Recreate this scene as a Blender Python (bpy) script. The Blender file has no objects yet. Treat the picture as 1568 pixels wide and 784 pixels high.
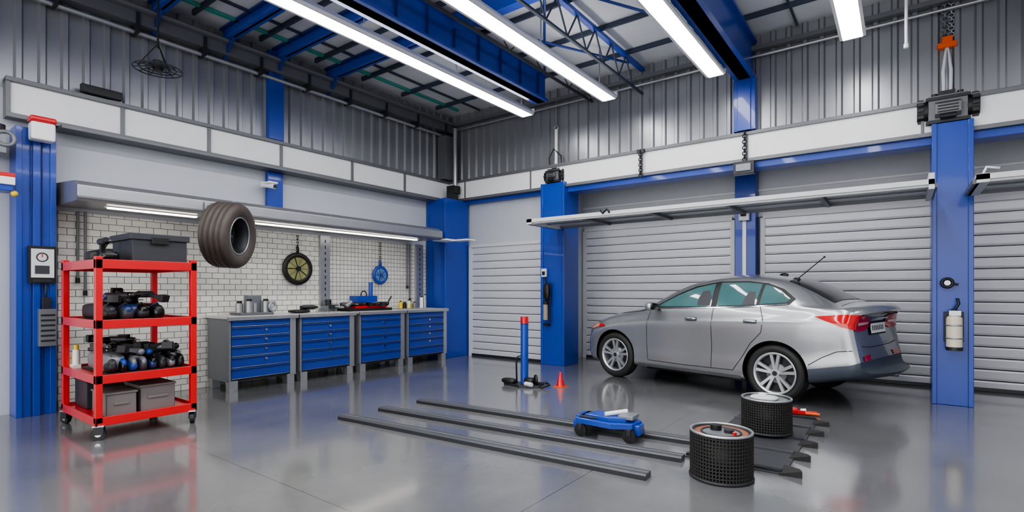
import bpy,bmesh,math,random
from mathutils import Vector,Matrix
from mathutils.bvhtree import BVHTree
random.seed(4)
S=bpy.context.scene
def lin(c):
    o=[]
    for v in c:
        v=v/255.0
        o.append(v/12.92 if v<=.04045 else ((v+.055)/1.055)**2.4)
    return o
def mat(name,col,rough=.5,metal=0,var=.06,scale=6,bump=0,bscale=60,es=0,coat=0,alpha=1,rvar=0):
    m=bpy.data.materials.new(name);m.use_nodes=True
    nt=m.node_tree;b=nt.nodes['Principled BSDF'];c=lin(col)
    tc=nt.nodes.new('ShaderNodeTexCoord')
    n=nt.nodes.new('ShaderNodeTexNoise');n.inputs['Scale'].default_value=scale;n.inputs['Detail'].default_value=4
    nt.links.new(tc.outputs['Object'],n.inputs['Vector'])
    mx=nt.nodes.new('ShaderNodeMix');mx.data_type='RGBA'
    mx.inputs[6].default_value=[min(1,v*(1-var)) for v in c]+[1]
    mx.inputs[7].default_value=[min(1,v*(1+var)) for v in c]+[1]
    nt.links.new(n.outputs['Fac'],mx.inputs[0]);nt.links.new(mx.outputs[2],b.inputs['Base Color'])
    b.inputs['Roughness'].default_value=rough;b.inputs['Metallic'].default_value=metal
    b.inputs['Coat Weight'].default_value=coat;b.inputs['Coat Roughness'].default_value=.05
    b.inputs['Alpha'].default_value=alpha
    if bump:
        n2=nt.nodes.new('ShaderNodeTexNoise');n2.inputs['Scale'].default_value=bscale
        nt.links.new(tc.outputs['Object'],n2.inputs['Vector'])
        bp=nt.nodes.new('ShaderNodeBump');bp.inputs['Strength'].default_value=bump;bp.inputs['Distance'].default_value=.01
        nt.links.new(n2.outputs['Fac'],bp.inputs['Height']);nt.links.new(bp.outputs[0],b.inputs['Normal'])
    if es:
        b.inputs['Emission Color'].default_value=c+[1];b.inputs['Emission Strength'].default_value=es
    return m

class MB:
    def __init__(s):s.v=[];s.f=[];s.m=[];s.s=[];s.mats=[]
    def add(s,vs,fs,mt,smooth=False,M=None):
        o=len(s.v)
        if mt not in s.mats:s.mats.append(mt)
        k=s.mats.index(mt)
        for v in vs:
            v=Vector(v)
            if M is not None:v=M@v
            s.v.append(v)
        for f in fs:
            s.f.append([i+o for i in f]);s.m.append(k);s.s.append(smooth)
    def box(s,x0,x1,y0,y1,z0,z1,mt,M=None):
        vs=[(x0,y0,z0),(x1,y0,z0),(x1,y1,z0),(x0,y1,z0),(x0,y0,z1),(x1,y0,z1),(x1,y1,z1),(x0,y1,z1)]
        s.add(vs,[(0,3,2,1),(4,5,6,7),(0,1,5,4),(1,2,6,5),(2,3,7,6),(3,0,4,7)],mt,False,M)
    def cb(s,c,d,mt,M=None):
        s.box(c[0]-d[0]/2,c[0]+d[0]/2,c[1]-d[1]/2,c[1]+d[1]/2,c[2]-d[2]/2,c[2]+d[2]/2,mt,M)
    def prism(s,pts,axis,a0,a1,mt,M=None):
        n=len(pts);vs=[]
        for a in (a0,a1):
            for p in pts:
                if axis=='x':vs.append((a,p[0],p[1]))
                elif axis=='y':vs.append((p[0],a,p[1]))
                else:vs.append((p[0],p[1],a))
        fs=[tuple(range(n))[::-1],tuple(range(n,2*n))]
        for i in range(n):
            j=(i+1)%n;fs.append((i,j,n+j,n+i))
        s.add(vs,fs,mt,False,M)
    def lathe(s,prof,mt,M=None,seg=32,smooth=True,closed=False):
        vs=[];fs=[];n=len(prof)
        for i in range(seg):
            a=2*math.pi*i/seg;c,d=math.cos(a),math.sin(a)
            for r,z in prof:vs.append((r*c,r*d,z))
        for i in range(seg):
            j=(i+1)%seg
            for k in range(n if closed else n-1):
                l=(k+1)%n
                fs.append((i*n+k,j*n+k,j*n+l,i*n+l))
        s.add(vs,fs,mt,smooth,M)
    def cyl(s,p0,p1,r,mt,seg=16,r2=None,M=None,smooth=True):
        p0=Vector(p0);p1=Vector(p1);d=p1-p0;L=d.length
        if r2 is None:r2=r
        Q=Matrix.Translation(p0)@d.to_track_quat('Z','Y').to_matrix().to_4x4()
        if M is not None:Q=M@Q
        vs=[];fs=[]
        for i in range(seg):
            a=2*math.pi*i/seg;vs.append((r*math.cos(a),r*math.sin(a),0))
        for i in range(seg):
            a=2*math.pi*i/seg;vs.append((r2*math.cos(a),r2*math.sin(a),L))
        s.add(vs,[(i,(i+1)%seg,seg+(i+1)%seg,seg+i) for i in range(seg)],mt,smooth,Q)
        s.add(vs,[tuple(range(seg))[::-1],tuple(range(seg,2*seg))],mt,False,Q)
    def tube(s,pts,r,mt,seg=8,M=None):
        pts=[Vector(p) for p in pts];vs=[];fs=[];up=None
        for i,p in enumerate(pts):
            t=(pts[min(i+1,len(pts)-1)]-pts[max(i-1,0)]).normalized()
            if up is None:
                up=Vector((0,0,1)) if abs(t.z)<.9 else Vector((1,0,0))
            x=(up-t*up.dot(t)).normalized();y=t.cross(x);up=x
            for k in range(seg):
                a=2*math.pi*k/seg;vs.append(p+x*r*math.cos(a)+y*r*math.sin(a))
        for i in range(len(pts)-1):
            for k in range(seg):
                l=(k+1)%seg;fs.append((i*seg+k,i*seg+l,(i+1)*seg+l,(i+1)*seg+k))
        fs.append(tuple(range(seg))[::-1]);fs.append(tuple(range((len(pts)-1)*seg,len(pts)*seg)))
        s.add(vs,fs,mt,True,M)
    def torus(s,c,ax,R,r,mt,seg=24,rs=8,sc=(1,1),M=None):
        Q=Matrix.Translation(Vector(c))@Vector(ax).to_track_quat('Z','Y').to_matrix().to_4x4()
        if M is not None:Q=M@Q
        vs=[];fs=[]
        for i in range(seg):
            a=2*math.pi*i/seg
            for k in range(rs):
                b=2*math.pi*k/rs;q=R+r*math.cos(b)
                vs.append((q*math.cos(a)*sc[0],q*math.sin(a)*sc[1],r*math.sin(b)))
        for i in range(seg):
            for k in range(rs):
                j=(i+1)%seg;l=(k+1)%rs;fs.append((i*rs+k,j*rs+k,j*rs+l,i*rs+l))
        s.add(vs,fs,mt,True,Q)
    def ell(s,c,r,mt,M=None,e=1.0,seg=16,rings=10):
        vs=[];fs=[]
        def pw(v):return math.copysign(abs(v)**e,v)
        for i in range(rings+1):
            ph=-math.pi/2+math.pi*i/rings
            for k in range(seg):
                a=2*math.pi*k/seg
                vs.append((c[0]+r[0]*pw(math.cos(ph))*pw(math.cos(a)),c[1]+r[1]*pw(math.cos(ph))*pw(math.sin(a)),c[2]+r[2]*pw(math.sin(ph))))
        for i in range(rings):
            for k in range(seg):
                l=(k+1)%seg;fs.append((i*seg+k,i*seg+l,(i+1)*seg+l,(i+1)*seg+k))
        s.add(vs,fs,mt,True,M)
    def done(s,name,bevel=0,parent=None,keep=False):
        xs=[v.x for v in s.v];ys=[v.y for v in s.v];zs=[v.z for v in s.v]
        o=Vector(((min(xs)+max(xs))/2,(min(ys)+max(ys))/2,min(zs)))
        if keep:o=Vector((0,0,0))
        me=bpy.data.meshes.new(name)
        me.from_pydata([tuple(v-o) for v in s.v],[],s.f)
        for m in s.mats:me.materials.append(m)
        me.polygons.foreach_set('material_index',s.m);me.polygons.foreach_set('use_smooth',s.s)
        me.update()
        ob=bpy.data.objects.new(name,me);ob.location=o
        S.collection.objects.link(ob)
        if bevel:
            b=ob.modifiers.new('bevel','BEVEL');b.width=bevel;b.segments=2;b.limit_method='ANGLE';b.angle_limit=.9
        if parent:ob.parent=parent
        return ob
T=Matrix.Translation
def R(a,ax):return Matrix.Rotation(math.radians(a),4,ax)

# ---------- materials ----------
BLUE=mat('blue_paint',(22,62,156),.36,0,.1,3,coat=.3)
DBLUE=mat('dark_blue_steel',(18,46,115),.45,0,.1)
DRAW=mat('drawer_blue',(24,56,144),.38,0,.06,coat=.3)
RED=mat('red_paint',(196,20,28),.35,0,.06,coat=.4)
WHITE=mat('white_panel',(226,227,229),.4,0,.03)
LG=mat('light_gray_panel',(196,198,202),.5,0,.03)
WL=mat('wall_paint',(180,184,192),.55,0,.04,bump=.03)
CORR=mat('corrugated_steel',(152,154,158),.32,.6,.08,1.5)
SLAT=mat('roller_slats',(210,212,218),.36,.15,.03)
STEEL=mat('brushed_steel',(172,174,178),.32,.75,.08)
GSTEEL=mat('gray_steel',(108,110,114),.45,.4,.08)
DSTEEL=mat('dark_steel',(50,52,57),.45,.4,.1)
BLACK=mat('black_plastic',(20,21,23),.45,0,.15)
GLBLACK=mat('gloss_black',(12,13,16),.15,0,.1)
RUB=mat('rubber',(40,39,39),.7,0,.15,bump=.15,bscale=90)
CHR=mat('chrome',(215,217,220),.12,1,.02)
CARC=mat('cabinet_gray',(118,121,127),.45,.2,.05)
CTOP=mat('counter_top',(200,199,196),.35,.2,.05)
CEIL=mat('ceiling_sheet',(200,202,206),.6,.05,.15,1.2,bump=.2,bscale=5)
PURL=mat('purlin_gray',(58,66,84),.5,.2,.08)
CREAM=mat('cream_tank',(215,208,190),.4,0,.06)
ORG=mat('orange_paint',(225,90,20),.4)
YEL=mat('yellow_plastic',(220,190,30),.4)
GBOX=mat('bin_gray',(112,108,108),.55,0,.1)
DGBOX=mat('case_dark_gray',(52,54,60),.45,0,.1)
COPPER=mat('copper_brown',(150,92,70),.4,.3,.3,20)
TEAL=mat('teal_strip',(60,150,140),.5)
EMIT=mat('led_tube',(252,250,248),.5,0,0,es=17)
EMITFILL=mat('ceiling_fill_glow',(250,248,246),.5,0,0,es=7)  # added glow on top of the light housings, brightens the ceiling
EMIT2=mat('led_under_cabinet',(255,248,235),.5,0,0,es=6)
GLASS=mat('frosted_sheet',(205,211,216),.2,0,.02,alpha=.85)

def floormat():
    m=bpy.data.materials.new('polished_concrete');m.use_nodes=True;nt=m.node_tree;b=nt.nodes['Principled BSDF']
    tc=nt.nodes.new('ShaderNodeTexCoord')
    n=nt.nodes.new('ShaderNodeTexNoise');n.inputs['Scale'].default_value=.8;n.inputs['Detail'].default_value=7;n.inputs['Roughness'].default_value=.62
    nt.links.new(tc.outputs['Object'],n.inputs['Vector'])
    r=nt.nodes.new('ShaderNodeValToRGB')
    r.color_ramp.elements[0].position=.25;r.color_ramp.elements[0].color=lin((86,87,90))+[1]
    r.color_ramp.elements[1].position=.75;r.color_ramp.elements[1].color=lin((116,117,119))+[1]
    nt.links.new(n.outputs['Fac'],r.inputs[0])
    br=nt.nodes.new('ShaderNodeTexBrick');br.offset=0;br.inputs['Scale'].default_value=1
    br.inputs['Brick Width'].default_value=3.2;br.inputs['Row Height'].default_value=3.2;br.inputs['Mortar Size'].default_value=.005
    br.inputs['Color1'].default_value=(1,1,1,1);br.inputs['Color2'].default_value=(1,1,1,1);br.inputs['Mortar'].default_value=(.55,.55,.55,1)
    nt.links.new(tc.outputs['Object'],br.inputs['Vector'])
    mx=nt.nodes.new('ShaderNodeMix');mx.data_type='RGBA';mx.blend_type='MULTIPLY';mx.inputs[0].default_value=1
    nt.links.new(r.outputs[0],mx.inputs[6]);nt.links.new(br.outputs['Color'],mx.inputs[7]);nt.links.new(mx.outputs[2],b.inputs['Base Color'])
    mr=nt.nodes.new('ShaderNodeMapRange');mr.inputs[1].default_value=.25;mr.inputs[2].default_value=.75;mr.inputs[3].default_value=.10;mr.inputs[4].default_value=.24
    nt.links.new(n.outputs['Fac'],mr.inputs[0]);nt.links.new(mr.outputs[0],b.inputs['Roughness'])
    b.inputs['IOR'].default_value=1.6
    b.inputs['Coat Weight'].default_value=.6;b.inputs['Coat Roughness'].default_value=.1
    return m
def tilemat(name,w,h,off,mort):
    m=bpy.data.materials.new(name);m.use_nodes=True;nt=m.node_tree;b=nt.nodes['Principled BSDF']
    tc=nt.nodes.new('ShaderNodeTexCoord');sp=nt.nodes.new('ShaderNodeSeparateXYZ');cm=nt.nodes.new('ShaderNodeCombineXYZ')
    nt.links.new(tc.outputs['Object'],sp.inputs[0]);nt.links.new(sp.outputs[1],cm.inputs[0]);nt.links.new(sp.outputs[2],cm.inputs[1])
    br=nt.nodes.new('ShaderNodeTexBrick');br.offset=off;br.inputs['Scale'].default_value=1
    br.inputs['Brick Width'].default_value=w;br.inputs['Row Height'].default_value=h;br.inputs['Mortar Size'].default_value=mort
    br.inputs['Color1'].default_value=lin((222,221,214))+[1];br.inputs['Color2'].default_value=lin((208,208,202))+[1];br.inputs['Mortar'].default_value=lin((110,112,112))+[1]
    nt.links.new(cm.outputs[0],br.inputs['Vector']);nt.links.new(br.outputs['Color'],b.inputs['Base Color'])
    b.inputs['Roughness'].default_value=.25
    return m
FLOOR=floormat();TILE1=tilemat('white_brick_tile',.16,.08,.5,.004);TILE2=tilemat('white_grid_tile',.075,.075,0,.004)

# ---------- shell ----------
m=MB();m.box(-.3,12.2,-14,1.5,-.1,0,FLOOR);m.done('floor')
m=MB();m.box(-.3,12.2,-11.2,1.5,5.06,5.16,CEIL)
m.done('ceiling')
def corr(mb,axis,a0,a1,base,sgn,z0,z1):
    pts=[];a=a0;p=.2
    while a<a1:
        for da,h in ((0,0),(.1,0),(.12,.035),(.165,.035),(.185,0)):
            if a+da<=a1:pts.append((a+da,h))
        a+=p
    pts.append((a1,0))
    vs=[]
    for z in (z0,z1):
        for q,h in pts:
            vs.append((base+sgn*h,q,z) if axis=='y' else (q,base+sgn*h,z))
    n=len(pts)
    mb.add(vs,[(i,i+1,n+i+1,n+i) for i in range(n-1)],CORR)
m=MB();m.box(-.2,0,-11,1.5,0,5.06,WL);corr(m,'y',-11,0,.012,1,3.55,5.06);m.done('wall_left')
m=MB();m.box(0,2.6,.06,.16,0,3.55,WL);m.box(2.5,2.6,.16,1.3,0,3.55,WL);m.box(2.5,12,1.3,1.4,0,3.55,WL)
m.box(0,12,.02,1.4,3.55,3.62,WL);m.box(0,12,.02,.12,3.62,5.06,WL);corr(m,'x',0,12,.005,-1,3.62,5.06)
m.box(2.6,12,1.24,1.3,2.58,3.55,LG);m.box(2.6,12,1.2,1.25,3.0,3.03,WHITE)
m.done('wall_back')
m=MB();m.box(12,12.1,-11,1.5,0,5.06,WL);m.done('wall_right')
m=MB();m.box(0,12,-11.1,-11,4.5,5.06,WL);m.box(0,.4,-11.1,-11,0,4.5,WL);m.box(11.6,12,-11.1,-11,0,4.5,WL);m.done('wall_front')  # unseen front, wide opening added so world light fills the room
def door(n,x0,x1,y,z1):
    m=MB();p=.15;pts=[];z=0
    while z<z1-.01:
        for dz,h in ((0,0),(.012,.012),(.03,.02),(p-.03,.034),(p-.012,.03),(p-.010,0)):
            if z+dz<=z1:pts.append((z+dz,h))
        z+=p
    vs=[]
    for x in (x0,x1):
        for z,h in pts:vs.append((x,y-h,z))
    k=len(pts);m.add(vs,[(i,k+i,k+i+1,i+1) for i in range(k-1)],SLAT)
    m.box(x0,x1,y,y+.03,0,z1,GSTEEL);m.box(x0-.04,x0+.03,y-.05,y+.03,0,z1,LG);m.box(x1-.03,x1+.04,y-.05,y+.03,0,z1,LG)
    m.box(x0,x1,y-.06,y+.03,z1-.01,z1+.05,LG)
    m.box(x0,x1,y-.035,y,0.005,.05,DSTEEL)
    m.done('door_%d'%n)
door(1,.62,2.45,.02,2.25);door(2,2.66,5.5,1.2,2.55);door(3,5.98,8.3,1.2,2.55);door(4,8.45,11.9,1.2,2.55)
m=MB();m.box(0.001,.02,-6.52,-3.16,0,2.27,TILE1);m.done('tile_backsplash')
m=MB();m.box(0.001,.02,-2.97,-.72,0,2.27,TILE2);m.done('tile_backsplash')
m=MB()
for y in (-3.16,-1.02):
    m.box(.021,.07,y,y+.18,.98,2.27,STEEL)
    for z in [1.05+.1*i for i in range(12)]:m.box(.07,.072,y+.08,y+.1,z,z+.05,DSTEEL)
m.done('trim_1')
m=MB();y0,y1=-6.95,-.1
m.box(.02,.12,y0,y1,3.25,3.62,WHITE)
m.box(.02,.16,y0-.03,y1,3.60,3.65,GSTEEL);m.box(.02,.17,y0-.03,y1,3.21,3.26,GSTEEL)
for y in (y0-.03,-5.95,-4.95,-3.9,-2.6,-1.4,y1):m.box(.02,.145,y,y+.04,3.25,3.62,GSTEEL)
m.box(.02,.3,y0+.4,y1,3.17,3.21,GSTEEL)
m.done('trim_2',.004)
m=MB();m.box(.0,12,-.12,.015,3.25,3.62,WHITE);m.box(0,12,-.15,.015,3.6,3.65,GSTEEL);m.box(0,12,-.16,.015,3.21,3.26,GSTEEL)
for x in (.55,2.2,4.4,6.0,8.0,10):m.box(x,x+.03,-.135,0,3.25,3.62,GSTEEL)
m.box(3.0,12,-.1,.2,3.12,3.21,BLUE);m.box(.55,2.5,-.06,.05,3.14,3.21,BLUE)
m.done('trim_3',.004)
m=MB();m.box(.05,.22,-11,-.1,4.66,4.8,GSTEEL);m.cyl((.14,-11,4.58),(.14,-.1,4.58),.03,STEEL);m.cyl((.28,-11,4.84),(.28,-.1,4.84),.025,GSTEEL)
m.box(.05,.3,-11,-.1,4.8,4.82,GSTEEL)
for i in range(14):m.box(.05,.24,-10.5+i*.78,-10.46+i*.78,4.55,4.84,DSTEEL)
m.done('trim_4')
m=MB();m.box(.2,12,-.14,-.04,4.80,4.86,GSTEEL);m.cyl((.3,-.1,4.72),(12,-.1,4.72),.02,STEEL);m.done('trim_5')
# ---------- columns ----------
def column(x0,x1,y0,y1,z1,face='y'):
    m=MB();m.box(x0+.02,x1-.02,y0+.02,y1,0,z1,BLUE)
    t=.05
    if face=='y':
        m.box(x0,x0+t,y0,y1,0,z1,BLUE);m.box(x1-t,x1,y0,y1,0,z1,BLUE)
    else:
        m.box(x0,x1,y0,y0+t,0,z1,BLUE);m.box(x0,x1,y1-t,y1,0,z1,BLUE);c=(y0+y1)/2
        m.box(x1-.03,x1+.01,c-.03,c+.03,0,z1,BLUE)
        for q in (c-.05,c+.045):m.box(x1-.02,x1+.002,q,q+.006,0,z1,DBLUE)
    return m
m=column(0.02,.55,-.70,.0,3.2);m.done('steel_column',.006)
m=column(2.5,3.0,-.22,.3,3.3);m.done('steel_column',.006)
m=column(8.1,8.48,-.22,.3,3.34);m.done('steel_column',.006)
m=column(.03,.32,-6.93,-6.60,3.1,'x');m.done('steel_column',.006)
m=MB();m.box(5.58,5.9,1.0,1.24,0,3.5,BLUE);m.box(5.70,5.76,.98,1.0,.0,2.55,WHITE);m.done('steel_column',.006)
m=MB();m.box(5.84,6.14,-.17,.0,3.66,4.4,BLUE);m.box(5.9,6.08,-.19,-.1,3.66,4.4,BLUE);m.done('steel_column',.006)
m=MB();m.box(.03,.11,-4.08,-3.84,2.56,3.16,BLUE);m.box(.05,.14,-4.08,-3.84,3.66,5.0,BLUE);m.done('steel_column',.004)
m=MB();m.box(.06,.3,-.42,-.16,3.66,4.55,GSTEEL);m.cyl((.4,-.25,3.5),(.4,-.25,4.7),.045,STEEL);m.box(.3,.5,-.4,-.2,3.34,3.5,BLACK);m.box(.32,.48,-.42,-.24,3.21,3.34,DSTEEL)
m.done('downpipe',.004)
# ---------- roof steel ----------
m=MB()
for i,y in enumerate((-5.6,-4.72,-3.96,-3.05,-6.6,-7.6)):
    w=.06;z0=4.86
    m.box(.1,2.75,y-w,y+w,z0,z0+.02,BLUE);m.box(.1,2.75,y-.015,y+.015,z0,5.04,BLUE);m.box(.1,2.75,y-w,y+w,5.02,5.05,DBLUE)
    m.prism([(.12,4.6),(.12,4.86),(.4,4.86)],'y',y-.02,y+.02,DBLUE)
m.box(2.9,11.9,-3.12,-2.98,4.84,5.04,BLUE);m.box(2.9,11.9,-6.1,-5.98,4.84,5.04,BLUE)
m.done('roof_rafters')
m=MB()
y=-10.6
while y<0:
    m.box(.3,11.95,y-.018,y+.018,4.99,5.055,PURL);y+=.9
x=.9
while x<12:
    m.box(x-.012,x+.012,-10.9,-.05,5.02,5.055,PURL);x+=1.15
m.box(.5,.56,-10,-.3,5.02,5.05,TEAL)
m.done('roof_purlins')
def ibeam(x,w,z0,z1,y0,y1):
    m=MB();m.box(x-w/2,x+w/2,y0,y1,z0,z0+.035,BLUE);m.box(x-w/2,x+w/2,y0,y1,z1-.035,z1,BLUE);m.box(x-w/2+.06,x+w/2-.06,y0,y1,z0,z1,BLUE)
    return m
m=ibeam(2.94,.26,4.52,4.97,-10.9,-.85)
for i in range(20):m.box(2.83,3.05,-10.6+i*.5,-10.58+i*.5,4.55,4.95,DBLUE)
m.done('roof_beam')
m=ibeam(6.0,.28,4.4,4.97,-10.9,-.02);m.done('roof_beam')
m=ibeam(9.2,.28,4.4,4.97,-10.9,-.02);m.done('roof_beam')
def truss(x,y0,y1,zb,zt,mt,step=.45,r=.012):
    m=MB();m.box(x-.035,x+.035,y0,y1,zt-.05,zt,BLUE);m.box(x-.018,x+.018,y0,y1,zb,zb+.03,mt)
    n=int((y1-y0)/step)
    for i in range(n):
        a=y0+i*step
        m.cyl((x,a,zb+.02),(x,a+step/2,zt-.03),r,mt,8);m.cyl((x,a+step/2,zt-.03),(x,a+step,zb+.02),r,mt,8)
    return m
m=truss(4.42,-10.5,-.1,4.55,4.98,PURL,.5);m.done('roof_truss')
m=truss(3.5,-10.5,-.1,4.62,4.98,DSTEEL,.8,.009);m.done('roof_truss')
m=MB()
for a,b in (((3.1,-3,4.95),(4.4,-.6,4.9)),((3.1,-1,4.95),(4.4,-3,4.9)),((4.5,-3,4.95),(5.9,-.5,4.92)),((3.05,-6,4.95),(4.4,-3.2,4.9))):
    m.cyl(a,b,.018,DBLUE,8)
m.done('roof_braces')
def strip(x,y0,y1,z):
    m=MB()
    m.prism([(x-.13,z+.02),(x-.08,z+.09),(x+.08,z+.09),(x+.13,z+.02)],'y',y0,y1,LG)
    m.box(x-.10,x+.10,y0+.01,y1-.01,z-.012,z+.02,EMIT)
    m.box(x-.05,x+.05,y0+.05,y1-.05,z+.085,z+.105,EMITFILL)
    m.box(x-.13,x-.10,y0,y1,z-.015,z+.02,WHITE);m.box(x+.10,x+.13,y0,y1,z-.015,z+.02,WHITE)
    m.box(x-.13,x+.13,y1-.02,y1,z-.015,z+.09,WHITE)
    y=y0+.5
    while y<y1:
        m.cyl((x,y,z+.09),(x,y,5.05),.008,GSTEEL,6);y+=1.6
    m.done('ceiling_strip_light')
strip(2.7,-9.6,-.9,4.34);strip(4.15,-9.6,-.75,4.34);strip(5.75,-9.6,-.7,4.34);strip(7.35,-9.6,-.85,4.34);strip(10.4,-9.6,-1,4.34)
def hood(y0,y1,x1=.92):
    m=MB();m.prism([(.02,2.32),(x1-.06,2.30),(x1,2.33),(x1,2.46),(x1-.12,2.52),(.02,2.58)],'y',y0,y1,STEEL)
    m.box(.56,.62,y0+.35,y1-.35,2.28,2.31,EMIT2);m.box(.54,.64,y0+.33,y1-.33,2.295,2.315,WHITE)
    m.box(x1-.02,x1+.015,y0,y1,2.32,2.345,GSTEEL)
    m.done('extractor_hood',.004)
hood(-6.56,-4.93);hood(-4.88,-1.15)
m=MB();m.box(.6,.95,-1.1,-.75,2.30,2.33,WHITE);m.box(.95,1.35,-.95,-.72,2.29,2.315,WHITE);m.box(.5,.62,-1.0,-.72,2.32,2.38,BLACK);m.done('task_lamp')
def cabinet(y0,y1):
    m=MB();xf=.66;zt=.97
    m.box(.06,xf,y0,y1,.13,zt,CARC)
    m.box(.03,xf+.05,y0-.02,y1+.03,zt,zt+.035,CTOP);m.box(xf+.03,xf+.055,y0-.02,y1+.03,zt-.02,zt+.03,STEEL)
    m.box(xf,xf+.02,y0,y0+.03,.13,zt,CARC);m.box(xf,xf+.03,y1-.09,y1,.13,zt,STEEL)
    hs=[.09,.13,.13,.14,.15,.15];z=zt-.025
    for i,h in enumerate(hs):
        m.box(xf,xf+.03,y0+.035,y1-.1,z-h+.012,z,DRAW)
        m.box(xf+.03,xf+.045,y0+.035,y1-.1,z-.02,z-.004,DBLUE)
        m.box(xf+.03,xf+.034,y0+.035,y1-.1,z-h+.012,z-h+.016,STEEL)
        if i in(1,2,3,4) :
            yc=(y0+y1)/2+.02
            m.cyl((xf+.03,yc,z-.045),(xf+.055,yc,z-.045),.017,CHR,12)
        z-=h
    m.box(xf-.01,xf+.01,y0,y1-.09,.13,.16,DSTEEL)
    for y in (y0+.01,y1-.13):
        for x in (.08,xf-.08):m.prism([(x,.0),(x+.1,.0),(x+.1,.14),(x-.02,.14)],'y',y,y+.11,STEEL)
    m.done('tool_cabinet',.005)
for a,b in ((-4.92,-3.97),(-3.90,-2.95),(-2.84,-1.88),(-1.80,-.80)):cabinet(a,b)

# ---------- helper tools ----------
def drill(mb,M,c1,c2):
    mb.cyl((-.1,0,0),(.06,0,0),.034,c1,12,M=M);mb.cyl((.06,0,0),(.12,0,0),.03,BLACK,12,r2=.016,M=M);mb.cyl((.12,0,0),(.17,0,0),.006,STEEL,6,M=M)
    mb.ell((-.1,0,0),(.03,.034,.034),c2,M)
    mb.prism([(-.08,-.02),(-.03,-.02),(-.045,-.14),(-.09,-.14)],'y',-.018,.018,c2,M=M)
    mb.box(-.115,-.02,-.035,.035,-.19,-.14,BLACK,M=M)
def wrench(mb,M,L=.25):
    mb.box(-L/2,L/2,-.01,.01,0,.008,STEEL,M=M);mb.torus((L/2+.015,0,.004),(0,0,1),.018,.007,STEEL,12,6,M=M);mb.torus((-L/2-.015,0,.004),(0,0,1),.016,.007,STEEL,12,6,M=M)
def pile(name,x0,x1,y0,y1,z,h,cols,n,cases=3):
    m=MB()
    m.box(x0,x1,y0,y1,z,z+.02,BLACK)
    for i in range(cases):
        a=y0+(y1-y0)*(i+.5)/cases
        m.ell(((x0+x1)/2+random.uniform(-.05,.05),a,z+.02+h*.3),((x1-x0)*.42,(y1-y0)/cases*.52,h*.34),random.choice(cols),e=.45)
    for i in range(n):
        x=random.uniform(x0+.15,x1-.1);y=random.uniform(y0+.1,y1-.1)
        zz=z+.07+h*random.uniform(.4,.85)
        M=T((x,y,zz))@R(random.uniform(0,360),'Z')@R(90+random.uniform(-15,15),'X')
        drill(m,M,random.choice(cols),random.choice(cols))
    k=n//2+1
    for i in range(k):
        y=y0+(y1-y0)*(i+.5)/k;w=(y1-y0)/k*.5;c=cols[(i*2)%len(cols)]
        m.ell((x1-.1,y,z+.07),(.13,w,.055+.015*(i%2)),c,e=.75);m.ell((x1-.06,y,z+.1),(.09,w*.7,.05),random.choice(cols),e=.8)
        m.tube([(x1-.1,y-w*.6,z+.13),(x1-.06,y,z+.17),(x1-.1,y+w*.6,z+.13)],.01,random.choice(cols))
    return m.done(name,.003)
# ---------- cart ----------
cart=bpy.data.objects.new('tool_cart',None);S.collection.objects.link(cart);cart.location=(1.48,-6.28,0)
cx0,cx1,cy0,cy1=.96,2.03,-6.70,-5.86
m=MB()
for x in (cx0,cx1-.055):
    for y in (cy0,cy1-.055):
        m.box(x,x+.055,y,y+.055,.15,1.66,RED)
for z,h in [(1.60,.05),(1.05,.045),(.55,.045),(.17,.045)]:
    m.box(cx0+.01,cx1-.01,cy0+.01,cy1-.01,z,z+.012,RED)
    m.box(cx0,cx1,cy0,cy0+.02,z-h,z+.035,RED);m.box(cx0,cx1,cy1-.02,cy1,z-h,z+.035,RED)
    m.box(cx0,cx0+.02,cy0,cy1,z-h,z+.035,RED);m.box(cx1-.02,cx1,cy0,cy1,z-h,z+.035,RED)
m.v=[v-Vector((1.48,-6.28,0)) for v in m.v]
fr=m.done('frame',.004,cart,True)
for k,(x,y) in enumerate(((cx0+.03,cy0+.03),(cx0+.03,cy1-.03),(cx1-.03,cy0+.03),(cx1-.03,cy1-.03))):
    m=MB();M=T((x-1.48,y+6.28,0))@R((20,-35,60,-30)[k],'Z')
    m.cyl((0,-.018,.055),(0,.018,.055),.055,BLACK,20,M=M);m.cyl((0,-.02,.055),(0,.02,.055),.025,CHR,14,M=M)
    m.box(-.03,.045,-.03,-.022,.05,.13,DSTEEL,M=M);m.box(-.03,.045,.022,.03,.05,.13,DSTEEL,M=M);m.box(-.04,.05,-.035,.035,.12,.135,STEEL,M=M);m.cyl((0,0,.13),(0,0,.16),.015,STEEL,10,M=M)
    m.done('caster_%d'%(k+1),.002,cart,True)
m=MB();m.box(1.42,1.97,-6.40,-5.93,1.613,1.84,DGBOX);m.box(1.40,1.99,-6.42,-5.91,1.84,1.90,DGBOX);m.box(1.99,2.0,-6.25,-6.1,1.80,1.87,BLACK);m.done('storage_case',.012)
m=MB()
m.ell((1.2,-6.3,1.70),(.14,.2,.085),BLACK,e=.5)
m.tube([(1.1,-6.4,1.76),(1.12,-6.35,1.86),(1.12,-6.1,1.86),(1.1,-6.05,1.76)],.012,BLACK);m.done('tool_bag',.003)
m=MB();m.box(1.38,1.93,-6.64,-6.46,1.613,1.63,DSTEEL);m.ell((1.85,-6.55,1.67),(.08,.07,.045),GLBLACK,e=.5)
drill(m,T((1.72,-6.55,1.82)),DSTEEL,BLACK);m.ell((1.5,-6.55,1.68),(.1,.08,.06),BLACK,e=.5);m.done('power_drill',.003)
NAVY=mat('navy_tool',(28,50,96),.3,0,.1);STL2=mat('tool_gray',(120,124,130),.35,.3);BTOOL=mat('blue_tool_case',(26,66,150),.35)
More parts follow.
